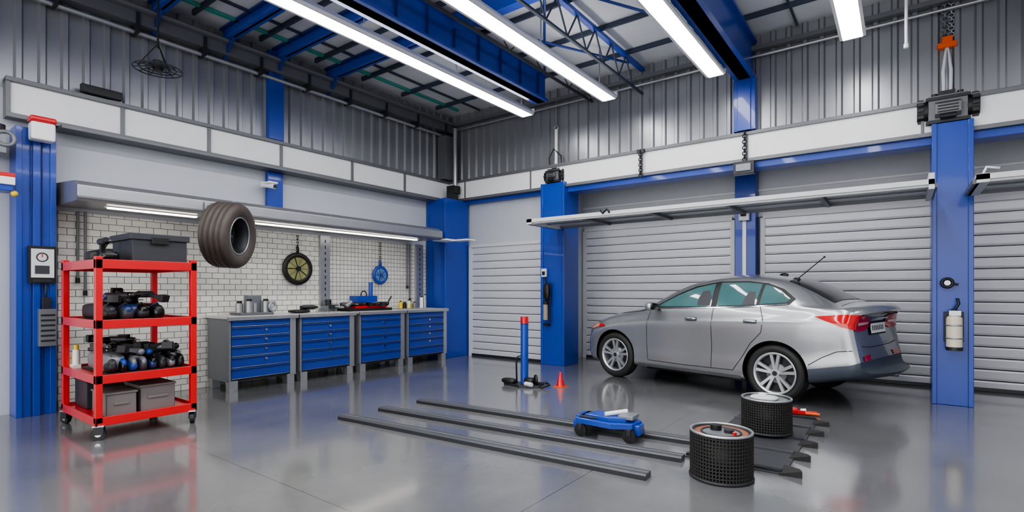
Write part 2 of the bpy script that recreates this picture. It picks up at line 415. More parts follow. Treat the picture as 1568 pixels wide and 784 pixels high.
pile('power_tool_pile',1.2,1.93,-6.62,-6.1,1.063,.22,[BLACK,GLBLACK,DGBOX,NAVY,DSTEEL],7,3)
pile('power_tool_pile',1.15,1.93,-6.58,-5.93,.563,.27,[BLACK,NAVY,GLBLACK,DSTEEL,BTOOL,STL2,DGBOX],15,4)
def bin_(x0,x1,y0,y1,z,h,c,name='storage_bin'):
    m=MB();t=.012
    m.box(x0+.01,x1-.01,y0+.01,y1-.01,z,z+t,c)
    m.box(x0,x1,y0,y0+t,z,z+h,c);m.box(x0,x1,y1-t,y1,z,z+h,c);m.box(x0,x0+t,y0,y1,z,z+h,c);m.box(x1-t,x1,y0,y1,z,z+h,c)
    m.box(x0-.01,x1+.01,y0-.01,y1+.01,z+h,z+h+.02,c);m.box(x1,x1+.012,y0+.06,y1-.06,z+h*.5,z+h*.62,c)
    m.done(name,.006)
bin_(1.55,1.95,-6.6,-6.36,.183,.2,GBOX);bin_(1.5,1.92,-6.32,-6.02,.183,.23,GBOX);bin_(1.0,1.4,-6.6,-6.3,.183,.26,DGBOX);bin_(1.05,1.4,-6.25,-5.95,.183,.2,DGBOX)
m=MB();m.cyl((1.09,-6.61,.60),(1.09,-6.61,.75),.03,WHITE,14);m.cyl((1.09,-6.61,.75),(1.09,-6.61,.80),.02,YEL,10);m.cyl((1.035,-6.61,.60),(1.035,-6.61,.71),.022,YEL,14);m.box(1.01,1.13,-6.645,-6.58,.563,.6,WHITE);m.done('spray_bottle')
# ---------- hanging tyre ----------
def tyre_profile(Ro,Ri,w,grooves=3):
    h=w/2;p=[(Ri,-h*.75),(Ri+.02,-h*.86),((Ro+Ri)/2,-h),(Ro-.04,-h*.95),(Ro-.015,-h*.82)]
    n=grooves;gw=.010;span=h*.75*2
    for i in range(n):
        c=-h*.75+span*(i+.5)/n
        p+=[(Ro,c-gw),(Ro-.014,c-gw*.6),(Ro-.014,c+gw*.6),(Ro,c+gw)]
    p+=[(Ro-.015,h*.82),(Ro-.04,h*.95),((Ro+Ri)/2,h),(Ri+.02,h*.86),(Ri,h*.75)]
    return p
m=MB();ax=Vector((.80,.60,-.08)).normalized()
M=T((1.28,-5.20,2.02))@ax.to_track_quat('Z','Y').to_matrix().to_4x4()
TY=mat('worn_rubber',(72,65,61),.55,0,.2,10,bump=.25,bscale=40)
m.lathe(tyre_profile(.395,.22,.34,4),TY,M,64)
m.lathe([(.225,-.13),(.21,-.1),(.19,-.02),(.19,.05),(.21,.1),(.225,.13)],DSTEEL,M,40)
m.lathe([(.0,-.08),(.1,-.08),(.19,-.04)],DSTEEL,M,30);m.torus((0,0,.135),(0,0,1),.222,.01,STEEL,40,6,M=M);m.cyl((0,0,-.08),(0,0,-.03),.06,STEEL,20,M=M)
for i in range(5):m.cb((.13,0,-.05),(.09,.035,.02),STEEL,M=M@R(72*i,'Z'))
m.cyl((.945,-5.28,2.41),(1.2,-5.23,2.395),.02,STEEL,10);m.box(.936,.95,-5.33,-5.23,2.35,2.44,STEEL)
m.done('car_tyre')
# ---------- bench items ----------
m=MB()
for i,(x,y) in enumerate(((.3,-4.6),(.38,-4.5),(.3,-4.38),(.4,-4.27))):
    m.cyl((x,y,1.03),(x,y,1.17+.03*(i%2)),.05,STEEL,16);m.cyl((x,y,1.17+.03*(i%2)),(x,y,1.2+.03*(i%2)),.035,BLACK,12)
m.box(.2,.5,-4.68,-4.2,1.006,1.04,GSTEEL);m.box(.22,.34,-4.5,-4.3,1.04,1.28,STL2);m.torus((.46,-4.2,1.12),(1,.3,0),.06,.018,STEEL)
m.box(.3,.44,-4.28,-4.14,1.04,1.2,CHR);m.done('valve_grinder_unit',.004)
m=MB();m.ell((.36,-3.72,1.033),(.13,.15,.025),BLACK,e=.6);drill(m,T((.38,-3.55,1.09))@R(70,'Z')@R(85,'X'),BLACK,DSTEEL)
for i in range(4):wrench(m,T((.4,-3.35+.05*i,1.008))@R(10*i,'Z'))
m.done('angle_grinder')
m=MB();m.box(.12,.3,-3.2,-3.0,1.006,1.1,STL2);m.cyl((.2,-3.1,1.1),(.2,-3.1,1.2),.05,DSTEEL);m.box(.3,.4,-3.16,-3.04,1.06,1.12,DSTEEL);m.cyl((.4,-3.1,1.09),(.5,-3.1,1.09),.015,STEEL);m.cyl((.5,-3.17,1.09),(.5,-3.03,1.09),.008,STEEL);m.done('bench_vise',.003)
m=MB();m.box(.1,.5,-2.93,-2.0,1.006,1.05,BLACK);m.box(.14,.46,-2.75,-2.1,1.05,1.09,RED);m.prism([(.15,1.09),(.45,1.09),(.4,1.14),(.2,1.14)],'y',-2.6,-2.25,RED)
m.box(.16,.4,-2.66,-2.25,1.14,1.26,BLUE);m.cyl((.28,-2.3,1.26),(.28,-2.3,1.5),.035,BLUE,14);m.torus((.28,-2.45,1.28),(1,0,0),.06,.01,BLACK)
for i in range(5):drill(m,T((.38+.05*(i%2),-2.85+.18*i,1.12))@R(50+40*i,'Z')@R(88,'X'),random.choice((BLACK,STL2,DGBOX)),BLACK)
m.cyl((.45,-2.1,1.07),(.45,-1.98,1.25),.014,BLACK);m.cyl((.4,-2.9,1.08),(.4,-2.8,1.16),.04,STL2)
m.done('tool_tray',.003)
m=MB();m.box(.15,.5,-1.7,-.98,1.006,1.02,STEEL)
for i,(y,c,h) in enumerate(((-1.65,YEL,.12),(-1.55,BLACK,.1),(-1.45,CREAM,.14),(-1.3,STL2,.1),(-1.12,WHITE,.2),(-1.03,STEEL,.24))):
    m.cyl((.32,y,1.02),(.32,y,1.02+h),.035,c,14);m.cyl((.32,y,1.02+h),(.32,y,1.04+h),.02,BLACK,10)
m.box(.2,.26,-1.5,-1.2,1.02,1.1,YEL);m.done('bottle_rack',.002)
def hang(y,z,r,c1,c2,ztop,name):
    m=MB();M=T((.07,y,z))@R(90,'Y')
    m.lathe([(r,-.02),(r+.01,.0),(r,.02),(r*.8,.028),(r*.72,.015)],c1,M,36);m.lathe([(0,.012),(r*.72,.015)],c2,M,36);m.lathe([(0,-.02),(r,-.02)],c1,M,36)
    for i in range(10):m.box(-.006,.006,r*.1,r*.72,.014,.022,c1 if i%2 else STL2,M=M@R(36*i,'Z'))
    m.cyl((0,0,.01),(0,0,.035),r*.16,c1,16,M=M)
    m.tube([(.07,y,z+r),(.075,y,z+r+.06),(.07,y-.01,z+r+.1)],.022,c1)
    for i in range(int((ztop-z-r-.1)/.05)):m.torus((.07,y,z+r+.12+i*.05),(1,0,0) if i%2 else (0,1,0),.016,.006,BLACK,10,5)
    m.done(name)
hang(-3.57,1.70,.25,BLACK,mat('disc_yellow_green',(140,140,90),.4,0,.6,14),2.3,'hanging_polishing_disc')
hang(-1.92,1.64,.165,BLUE,mat('disc_blue_gray',(90,130,180),.4,0,.4,14),2.3,'hanging_polishing_disc')
m=MB()
for y,z0,z1 in ((-6.35,1.5,2.28),(-6.28,1.35,2.28),(-1.25,1.45,2.26),(-1.18,1.2,2.26)):
    m.cyl((.06,y,z0),(.06,y,z1),.014,GSTEEL,8);m.cyl((.06,y,z0-.06),(.06,y,z0),.022,BLACK,8)
m.done('hanging_air_hoses')
# ---------- items on left column ----------
m=MB();m.box(.335,.375,-6.84,-6.61,1.43,1.83,BLACK);m.box(.375,.38,-6.82,-6.63,1.49,1.80,LG);m.box(.375,.382,-6.80,-6.65,1.44,1.47,DSTEEL)
m.torus((.38,-6.73,1.71),(1,0,0),.045,.006,DSTEEL);m.box(.38,.383,-6.735,-6.725,1.71,1.745,RED);m.box(.38,.384,-6.79,-6.67,1.53,1.62,DGBOX);m.done('wall_gauge_unit',.004)
m=MB();m.box(.335,.42,-6.76,-6.62,.75,1.15,STL2);m.box(.35,.40,-6.73,-6.66,1.15,1.28,DSTEEL);m.tube([(.38,-6.7,1.28),(.39,-6.7,1.36),(.36,-6.7,1.42)],.01,BLACK)
for i in range(6):m.box(.42,.425,-6.75,-6.63,.8+.055*i,.82+.055*i,DSTEEL)
m.done('control_box',.006)
m=MB();m.box(.345,.5,-6.84,-6.64,2.95,3.14,WHITE);m.box(.345,.51,-6.85,-6.63,3.14,3.2,RED);m.done('alarm_beacon',.02)
m=MB();m.box(.35,.6,-7.15,-6.98,2.42,2.5,WHITE);m.box(.35,.6,-7.15,-6.98,2.5,2.54,RED);m.box(.35,.58,-7.15,-6.99,2.36,2.42,BLUE);m.ell((.55,-6.98,2.34),(.03,.03,.03),YEL);m.box(.02,.35,-7.1,-7.02,2.44,2.5,STL2)
m.box(.04,.5,-7.2,-7.03,2.75,2.95,STL2);m.cyl((.4,-7.1,2.95),(.4,-7.1,3.05),.08,BLACK);m.torus((.5,-7.04,2.9),(1,0,0),.07,.02,STL2);m.done('hose_reel',.006)
m=MB();m.box(.13,.2,-6.35,-5.95,3.66,3.76,BLACK);m.done('speaker_box',.01)
m=MB();m.box(.12,.16,-4.2,-4.12,2.9,2.98,WHITE);m.cyl((.16,-4.16,2.94),(.34,-4.1,2.9),.04,WHITE,14);m.cyl((.34,-4.1,2.9),(.35,-4.1,2.9),.03,BLACK,14);m.box(.15,.36,-4.2,-4.06,2.94,2.965,WHITE);m.done('security_camera',.004)
m=MB();c=(.85,-5.80,3.93)
for r in (.06,.12,.18,.245):m.torus((c[0],c[1],c[2]-.0+.03*(1-r/.25)),(0,0,1),r,.006,DSTEEL,32,6)
for i in range(12):
    a=math.pi*i/6;m.cyl((c[0],c[1],c[2]+.05),(c[0]+.245*math.cos(a),c[1]+.245*math.sin(a),c[2]),.005,DSTEEL,6)
m.cyl((c[0],c[1],c[2]-.02),(c[0],c[1],c[2]+.1),.05,BLACK)
for i in range(3):m.cyl((c[0],c[1],c[2]+.3),(c[0]+.2*math.cos(i*2.1),c[1]+.2*math.sin(i*2.1),c[2]+.02),.006,BLACK,6)
m.cyl((c[0],c[1],c[2]+.25),(c[0],c[1],5.05),.012,DSTEEL,8);m.done('pendant_fan')
# ---------- hoists ----------
def hoist(x,y,z,w):
    m=MB()
    m.box(x-w*.3,x+w*.3,y-.14,y+.1,z,z+w*.55,GSTEEL);m.box(x-w*.34,x+w*.34,y-.16,y+.11,z+w*.46,z+w*.52,DSTEEL);m.box(x-w*.34,x+w*.34,y-.16,y+.11,z,z+.04,DSTEEL)
    for s in (-1,1):
        m.cyl((x+s*w*.3,y-.02,z+w*.3),(x+s*w*.48,y-.02,z+w*.3),w*.22,BLACK,20)
        for i in range(10):
            a=i*.628;m.cb((x+s*w*.42,y-.02+w*.22*math.cos(a),z+w*.3+w*.22*math.sin(a)),(.06*w/.6,.04,.04),DSTEEL)
    m.prism([(y-.14,z+.06),(y-.2,z+.1),(y-.2,z+w*.36),(y-.14,z+w*.42)],'x',x-w*.2,x+w*.2,GSTEEL);m.cyl((x-.12*w,y-.2,z+w*.1),(x+.12*w,y-.2,z+w*.1),.03,BLACK)
    for i in range(4):m.box(x-w*.16,x+w*.16,y-.205,y-.2,z+.11+i*.035,z+.125+i*.035,BLACK)
    m.box(x-w*.12,x+w*.12,y-.08,y+.04,z+w*.55,z+w*.66,DSTEEL);m.cyl((x-w*.2,y-.04,z+w*.55),(x-w*.2,y-.04,z+w*.63),.03,DSTEEL);m.cyl((x+w*.2,y-.04,z+w*.55),(x+w*.2,y-.04,z+w*.63),.03,DSTEEL)
    return m
def chain(m,x,y,z0,z1,r=.03,mt=None):
    z=z0;i=0
    while z<z1:
        m.torus((x,y,z),(1,0,0) if i%2 else (0,1,0),r,r*.33,mt or DSTEEL,12,6,(1,1));z+=r*1.5;i+=1
m=hoist(8.25,-.05,3.345,.6)
for dx in (-.03,0,.03):m.tube([(8.25+dx,-.05,3.72),(8.25+dx*1.1,-.07,3.85),(8.25+dx*1.2,-.05,4.0),(8.25+dx*.5,-.05,4.18),(8.25,-.05,4.27)],.02,LG if dx else STL2)
m.box(8.16,8.34,-.09,-.01,4.27,4.33,ORG);m.box(8.2,8.3,-.09,-.01,4.33,4.4,ORG);m.cyl((8.16,-.05,4.3),(8.34,-.05,4.3),.015,STEEL)
chain(m,8.23,-.05,4.42,5.04,.034,STL2);chain(m,8.29,-.05,4.42,5.04,.026,STEEL);m.done('chain_hoist',.005)
m=hoist(2.74,-.06,3.31,.42);m.cyl((2.74,-.06,3.56),(2.74,-.06,4.3),.03,WHITE,12);m.torus((2.74,-.06,4.33),(0,1,0),.04,.012,STEEL);m.cyl((2.74,-.06,4.38),(2.74,-.06,5.04),.012,STEEL);m.tube([(2.62,-.08,3.55),(2.6,-.08,3.8),(2.7,-.08,3.95),(2.85,-.08,3.8),(2.87,-.08,3.55)],.012,BLACK)
m.done('chain_hoist',.004)
m=MB();m.box(5.86,6.14,-.26,-.17,3.02,3.2,DSTEEL);m.box(5.9,6.1,-.28,-.2,3.06,3.16,STL2);chain(m,6.0,-.19,3.24,3.62,.028);m.cyl((5.86,-.2,3.04),(6.14,-.2,3.04),.03,STEEL);m.done('chain_tensioner',.004)
m=MB();chain(m,4.42,-.19,3.22,3.62,.028);m.box(4.36,4.48,-.2,-.155,3.58,3.64,DSTEEL);m.done('hanging_chain')
m=MB();m.box(5.66,5.82,.90,.975,2.5,2.7,LG);m.cyl((5.7,.88,2.6),(5.78,.88,2.6),.03,BLACK);m.done('junction_box',.006)
m=MB();m.cyl((7.85,-1.4,3.9),(7.85,-1.4,5.05),.014,WHITE,8);m.cyl((7.85,-1.4,3.88),(7.85,-1.4,3.92),.022,WHITE,8);m.done('conduit_drop')
def rack(x0,x1):
    m=MB();z=2.47
    m.box(x0,x1,-1.14,-1.10,z-.02,z+.03,WHITE);m.box(x0,x1,-.28,-.24,z-.02,z+.03,GSTEEL);m.box(x0,x1,-.70,-.68,z,z+.018,GSTEEL)
    m.box(x0,x1,-1.18,-1.14,z+.0,z+.055,LG)
    n=max(1,round((x1-x0)/1.0))
    for i in range(n+1):
        x=x0+(x1-x0)*i/n;m.box(x-.025,x+.025,-1.12,-.26,z-.03,z+.02,GSTEEL)
    m.box(x0,x1,-1.1,-.28,z+.018,z+.024,GLASS)
    m.box(x1-.05,x1,-1.18,-.24,z-.05,z+.12,LG);m.box(x0,x0+.1,-1.18,-.24,z-.03,z+.06,LG)
    return m
m=rack(2.86,8.09);m.tube([(4.2,-1.17,2.55),(4.25,-1.19,2.5),(4.32,-1.19,2.56),(4.36,-1.19,2.5)],.015,BLACK);m.done('overhead_rack')
m=rack(8.42,11.8);m.tube([(8.46,-1.1,2.5),(8.5,-1.12,2.6),(8.6,-1.1,2.58)],.012,WHITE);m.done('overhead_rack')
m=MB();x=2.6;m.box(x-.05,x+.05,-.27,-.225,1.6,1.75,WHITE);m.box(x-.03,x+.03,-.28,-.27,1.63,1.7,BLACK)
m.tube([(x+.02,-.25,1.6),(x+.06,-.27,1.45),(x+.12,-.28,1.3),(x+.1,-.28,1.1)],.014,BLACK)
m.ell((x+.08,-.29,1.33),(.07,.05,.16),BLACK,e=.8);m.cyl((x+.05,-.28,.82),(x+.05,-.28,1.12),.045,mat('tan_bottle',(150,140,125),.4),14);m.ell((x+.05,-.28,1.12),(.05,.05,.05),BLACK);m.box(x,x+.12,-.3,-.225,.72,.76,BLACK)
m.cyl((x+.14,-.27,.75),(x+.14,-.27,1.5),.012,BLACK,8);m.done('air_regulator',.003)
m=MB();m.torus((8.24,-.28,1.44),(0,1,0),.05,.016,BLACK);m.cyl((8.24,-.225,1.44),(8.24,-.3,1.44),.03,STEEL);m.cyl((8.24,-.28,1.44),(8.34,-.28,1.42),.012,BLACK);m.done('shutoff_valve')
m=MB();x=8.3;m.cyl((x,-.32,.68),(x,-.32,1.02),.075,CREAM,20);m.ell((x,-.32,1.02),(.075,.075,.05),CREAM);m.cyl((x,-.32,1.05),(x,-.32,1.13),.03,BLACK,12);m.tube([(x,-.32,1.12),(x+.04,-.32,1.2),(x+.03,-.3,1.26)],.015,BLACK)
m.cyl((x,-.32,.66),(x,-.32,.7),.078,DSTEEL,20);m.box(x-.09,x+.09,-.25,-.225,.75,1.1,DSTEEL)
for z in (.8,.95):m.torus((x,-.32,z),(0,0,1),.076,.008,STEEL)
m.box(x-.05,x+.06,-.36,-.3,1.06,1.12,STEEL);m.done('air_filter_bottle',.003)

# ---------- CAR ----------
PAINT=mat('silver_car_paint',(162,165,169),.26,.7,.02,coat=.9)
CGL=mat('tinted_car_glass',(74,108,110),.04,0,.55,1.6,coat=.5)
TRIMB=mat('black_trim',(18,19,21),.4)
BUMP=mat('bumper_gray',(72,80,92),.4,.3)
SEAM=mat('seam_dark',(30,31,33),.6)
LRED=mat('tail_lamp_red',(190,12,18),.12,0,.25,25,coat=.6)
LCLR=mat('head_lamp',(200,140,110),.08,0,.2,20,coat=1)
LWH=mat('lamp_clear',(235,190,190),.1,0,.1,coat=.5)
PLATE=mat('plate_white',(235,236,238),.4)
RIM=mat('alloy_rim',(205,207,210),.25,.8,.03)
TYRE=mat('car_tyre_rubber',(34,34,35),.65,0,.15)
keys=[(0.00,.33,.62,.70,.74,.50),(.05,.25,.72,.80,.79,.56),(.18,.22,.80,.88,.82,.60),(.5,.22,.90,.99,.845,.64),(.9,.22,.98,1.08,.855,.66),
(1.25,.22,1.03,1.145,.86,.69),(1.45,.22,1.055,1.24,.86,.68),(1.8,.22,1.075,1.42,.86,.63),(2.15,.22,1.09,1.54,.86,.595),(2.5,.22,1.10,1.59,.86,.585),
(2.9,.22,1.12,1.59,.86,.58),(3.3,.24,1.14,1.525,.86,.57),(3.6,.26,1.15,1.40,.86,.58),(3.85,.30,1.155,1.27,.855,.62),(4.0,.33,1.15,1.232,.845,.63),
(4.15,.36,1.15,1.23,.835,.64),(4.25,.38,1.14,1.226,.825,.64),(4.32,.41,1.12,1.20,.81,.63),(4.36,.45,1.08,1.155,.78,.61)]
stations=[]
for i in range(len(keys)-1):
    k0=keys[max(i-1,0)];k1=keys[i];k2=keys[i+1];k3=keys[min(i+2,len(keys)-1)]
    n=max(2,int((k2[0]-k1[0])/.045))
    for j in range(n):
        t=j/n;row=[k1[0]+(k2[0]-k1[0])*t];dx=k2[0]-k1[0]
        for q in range(1,6):
            m1=(k2[q]-k0[q])/max(1e-6,(k2[0]-k0[0]));m2_=(k3[q]-k1[q])/max(1e-6,(k3[0]-k1[0]))
            h00=2*t**3-3*t*t+1;h10=t**3-2*t*t+t;h01=-2*t**3+3*t*t;h11=t**3-t*t
            row.append(h00*k1[q]+h10*dx*m1+h01*k2[q]+h11*dx*m2_)
        stations.append(row)
stations.append(list(keys[-1]))
def cr(p0,p1,p2,p3,t):
    return .5*((2*p1)+(-p0+p2)*t+(2*p0-5*p1+4*p2-p3)*t*t+(-p0+3*p1-3*p2+p3)*t**3)
def section(r):
    x,zb,zs,zt,w,wr=r
    g=min(1,max(0,(zt-zs-.09)/.3));d=.045+.05*g;hh=zs-zb
    P=[(0,zb),(w*.5,zb),(w-.12,zb+.005),(w-.03,zb+.05),(w-.012,zb+hh*.2),(w-.016,zb+hh*.38),(w-.004,zb+hh*.62),(w,zb+hh*.80),(w-.022,zb+hh*.88),(w-.06,zs)]
    p6=P[-1];p8=(wr,zt-d)
    P+=[(p6[0]*.72+p8[0]*.28+.006,p6[1]*.7+p8[1]*.3),(p6[0]*.4+p8[0]*.6+.012,p6[1]*.38+p8[1]*.62),p8,(wr*.86,zt-.035-.01*g),(wr*.5,zt-.01),(0,zt)]
    out=[]
    for i in range(len(P)-1):
        a=P[max(i-1,0)] if i>0 else (-P[1][0],P[1][1]);b=P[i];c=P[i+1];e=P[i+2] if i+2<len(P) else (-P[-2][0],P[-2][1])
        for j in range(3):
            t=j/3;out.append((cr(a[0],b[0],c[0],e[0],t),cr(a[1],b[1],c[1],e[1],t)))
    out.append(P[-1]);return out
vs=[];rows=len(stations);n=0
for r in stations:
    sec=section(r);full=[(-y,z) for y,z in sec]+[(y,z) for y,z in sec[::-1]][1:-1]
    n=len(full);x=r[0]
    for y,z in full:
        q=(abs(y)/.86)**2.6;xx=x
        if x<1:xx=x+.30*q*(1-x)**1.5
        if x>3.3:xx=x-.27*q*((x-3.3))**1.5
        if x>4.0:
            f=(x-4.0)/.36;u=max(0,min(1,(.70-z)/.14));u=u*u*(3-2*u)
            xx+=f*(-.06*max(0,(z-.70)/.5)+.03*u)
        vs.append((xx,y,z))
fs=[];mi=[]
LOW=12
for i in range(rows-1):
    for k in range(n):
        l=(k+1)%n;fs.append((i*n+k,i*n+l,(i+1)*n+l,(i+1)*n+k))
        mi.append(2 if (stations[i][0]>3.6 and (k<LOW or k>=n-LOW)) else 0)
fs.append(tuple(range(n)));mi.append(0)
e0=(rows-1)*n;hl=len(section(stations[-1]))
def li(i):return e0+i
def ri(i):return e0+(0 if i==0 else (hl-1 if i==hl-1 else n-i))
for i in range(hl-1):
    qq=[]
    for w_ in [li(i),li(i+1),ri(i+1),ri(i)]:
        if w_ not in qq:qq.append(w_)
    if len(qq)>2:fs.append(tuple(qq));mi.append(2 if i<LOW else 0)
me=bpy.data.meshes.new('body');me.from_pydata(vs,[],fs);me.materials.append(PAINT);me.materials.append(TRIMB);me.materials.append(BUMP)
me.polygons.foreach_set('material_index',mi)
bm=bmesh.new();bm.from_mesh(me);bmesh.ops.recalc_face_normals(bm,faces=bm.faces[:]);bm.to_mesh(me)
bvh=BVHTree.FromBMesh(bm);bm.free()
body=bpy.data.objects.new('body',me);S.collection.objects.link(body)
WF,WR_,RW=.80,3.27,.355
bmx=bmesh.new()
for x in (WF,WR_):
    for s in (-1,1):
        ret=bmesh.ops.create_cone(bmx,cap_ends=True,segments=48,radius1=.39,radius2=.39,depth=.56)
        bmesh.ops.transform(bmx,matrix=T((x,s*.79,RW+.012))@R(90,'X'),verts=ret['verts'])
mm=bpy.data.meshes.new('cut');bmx.to_mesh(mm);bmx.free();mm.materials.append(TRIMB)
co=bpy.data.objects.new('cut',mm);S.collection.objects.link(co)
md=body.modifiers.new('b','BOOLEAN');md.operation='DIFFERENCE';md.solver='EXACT';md.object=co
try:md.material_mode='TRANSFER'
except Exception:pass
dg=bpy.context.evaluated_depsgraph_get();ev=body.evaluated_get(dg);nm=bpy.data.meshes.new_from_object(ev)
body.modifiers.clear();body.data=nm;bpy.data.objects.remove(co)
for p in nm.polygons:p.use_smooth=True
try:nm.set_sharp_from_angle(angle=math.radians(50))
except Exception as e:print(e)
car=bpy.data.objects.new('car',None);S.collection.objects.link(car)
CS=.985
th=math.radians(-13.5);dx_=Vector((math.cos(th),math.sin(th)));dy_=Vector((-math.sin(th),math.cos(th)))
o_=Vector((4.22,-.68))-dx_*.8*CS+dy_*.8*CS
car.location=(o_.x,o_.y,0);car.rotation_euler=(0,0,th);car.scale=(CS,CS,CS)
body.parent=car
def patch(mb,poly,O,a,b,d,off,mt,grid=.05):
    O=Vector(O);a=Vector(a).normalized();b=Vector(b).normalized();d=Vector(d).normalized()
    bm=bmesh.new();v=[bm.verts.new((p[0],p[1],0)) for p in poly];bm.faces.new(v)
    for ax in (0,1):
        lo=min(p[ax] for p in poly);hi=max(p[ax] for p in poly);k=lo+grid
        while k<hi-1e-4:
            no=(1,0,0) if ax==0 else (0,1,0);c=(k,0,0) if ax==0 else (0,k,0)
            bmesh.ops.bisect_plane(bm,geom=bm.verts[:]+bm.edges[:]+bm.faces[:],plane_co=c,plane_no=no);k+=grid
    bm.verts.index_update();out=[]
    for q in bm.verts:
        P=O+a*q.co.x+b*q.co.y;h=bvh.ray_cast(P-d*3,d)
        if h[0] is None:h=bvh.find_nearest(P)
        nn=h[1] if h[1].dot(d)<0 else -h[1]
        nn=(nn-d*.9).normalized()
        out.append(h[0]+nn*off)
    fs=[[w.index for w in f.verts] for f in bm.faces];bm.free()
    mb.add(out,fs,mt,True)
def spoly(line,w):
    L=[];Rr=[]
    for i,p in enumerate(line):
        a=Vector(line[max(i-1,0)]);b=Vector(line[min(i+1,len(line)-1)]);t=(b-a).normalized();nrm=Vector((-t.y,t.x))*w/2
        L.append((p[0]+nrm.x,p[1]+nrm.y));Rr.append((p[0]-nrm.x,p[1]-nrm.y))
    return L+Rr[::-1]
gl=MB();tr=MB();lp=MB()
for s in (-1,1):
    side=dict(O=(0,s*1.0,0),a=(1,0,0),b=(0,0,1),d=(0,-s,0))
    patch(tr,[(1.45,1.10),(1.62,1.20),(1.85,1.325),(2.1,1.43),(2.45,1.495),(2.85,1.495),(3.1,1.465),(3.3,1.39),(3.47,1.27),(3.42,1.20),(3.0,1.165),(2.4,1.13)],off=.003,mt=TRIMB,**side)
    patch(gl,[(1.56,1.135),(1.66,1.20),(1.87,1.31),(2.12,1.41),(2.40,1.465),(2.41,1.155)],off=.007,mt=CGL,**side)
    patch(gl,[(2.49,1.16),(2.48,1.475),(2.85,1.475),(3.03,1.455),(3.02,1.19)],off=.007,mt=CGL,**side)
    patch(gl,[(3.06,1.195),(3.07,1.445),(3.14,1.43),(3.27,1.37),(3.41,1.27),(3.38,1.22)],off=.007,mt=CGL,**side)
    # seat silhouettes seen through the glass
    patch(gl,[(2.2,1.165),(2.2,1.27),(2.24,1.36),(2.34,1.37),(2.39,1.28),(2.39,1.165)],off=.009,mt=DGBOX,**side)
    patch(gl,[(2.84,1.185),(2.86,1.29),(2.9,1.36),(2.98,1.35),(3.0,1.195)],off=.009,mt=DGBOX,**side)
    for ln in ([(1.44,.34),(1.42,.6),(1.43,.9),(1.46,1.09)],[(2.45,.34),(2.46,.7),(2.45,1.14)],[(1.44,.34),(2.0,.33),(2.75,.34)],[(2.75,.34),(2.86,.5),(2.98,.7),(3.12,.85),(3.14,1.0),(3.08,1.17)],
               [(.62,1.0),(.9,1.02),(1.25,1.06),(1.44,1.085)],[(3.66,.5),(3.8,.60),(3.95,.68),(4.1,.70)]):
        patch(tr,spoly(ln,.009),off=.0015,mt=SEAM,grid=.06,**side)
    patch(tr,spoly([(1.25,.255),(2.0,.255),(2.84,.255)],.03),off=.012,mt=CHR,grid=.1,**side)
    patch(tr,spoly([(1.45,1.105),(2.4,1.14),(3.0,1.17),(3.4,1.205)],.012),off=.008,mt=CHR,grid=.1,**side)
    for hx in (2.15,2.98):
        patch(tr,[(hx-.09,.955),(hx+.09,.955),(hx+.09,1.005),(hx-.09,1.005)],off=.002,mt=BUMP,**side);tr.ell((hx,s*.868,.985),(.085,.018,.016),CHR,e=.7)
    dR=(-.8,-s*.6,0);aR=(.6,-s*.8,0)
    q=dict(O=(4.15,s*.70,0),a=aR,b=(0,0,1),d=dR)
    patch(lp,[(-.36,1.07),(-.2,.96),(0,.91),(.16,.91),(.30,.95),(.32,1.06),(.1,1.09),(-.15,1.10)],off=.012,mt=LRED,grid=.03,**q)
    patch(lp,[(.0,.975),(.25,.985),(.25,1.01),(-.03,1.01)],off=.018,mt=LWH,grid=.03,**q)
    patch(lp,[(.05,.58),(.22,.58),(.24,.64),(.06,.63)],off=.010,mt=LRED,grid=.03,**q)
    q=dict(O=(.15,s*.70,0),a=(-.6,-s*.8,0),b=(0,0,1),d=(.8,-s*.6,0))
    patch(lp,[(-.32,.80),(-.1,.72),(.2,.66),(.22,.76),(0,.81),(-.3,.84)],off=.012,mt=LCLR,grid=.03,**q)
    patch(lp,[(-.38,.79),(-.28,.78),(-.28,.84),(-.36,.83)],off=.014,mt=LRED,grid=.03,**q)
    tr.ell((1.60,s*.98,1.14),(.07,.11,.065),PAINT,e=.7);tr.ell((1.62,s*.98,1.14),(.062,.1,.055),GLBLACK,e=.7);tr.cyl((1.60,s*.80,1.1),(1.60,s*.92,1.12),.025,TRIMB)
top=dict(O=(0,0,3),a=(1,0,0),b=(0,1,0),d=(0,0,-1))
patch(gl,[(1.33,-.60),(1.33,.60),(1.7,.57),(2.1,.50),(2.14,0),(2.1,-.50),(1.7,-.57)],off=.005,mt=CGL,**top)
patch(gl,[(3.30,-.47),(3.28,0),(3.30,.47),(3.6,.50),(3.84,.53),(3.87,0),(3.84,-.53),(3.6,-.50)],off=.005,mt=GLBLACK,**top)
patch(tr,spoly([(3.93,-.60),(3.95,-.3),(3.955,0),(3.95,.3),(3.93,.60)],.006),off=.002,mt=SEAM,grid=.08,**top)
rear=dict(O=(4.3,0,0),a=(0,1,0),b=(0,0,1),d=(-1,0,0))
patch(tr,[(-.30,.85),(.30,.85),(.30,1.01),(-.30,1.01)],off=.006,mt=TRIMB,**rear)
patch(lp,[(-.27,.87),(.27,.87),(.27,.99),(-.27,.99)],off=.02,mt=PLATE,**rear)
for i in range(7):
    y=-.21+i*.062
    patch(lp,[(y,.90),(y+.03,.90),(y+.03,.96),(y,.96)],off=.022,mt=SEAM,**rear)
patch(tr,spoly([(-.62,.74),(-.4,.72),(0,.715),(.4,.72),(.62,.74)],.008),off=.003,mt=SEAM,**rear)
patch(tr,spoly([(-.36,1.04),(0,1.045),(.36,1.04)],.018),off=.012,mt=CHR,**rear)
front=dict(O=(0,0,0),a=(0,1,0),b=(0,0,1),d=(1,0,0))
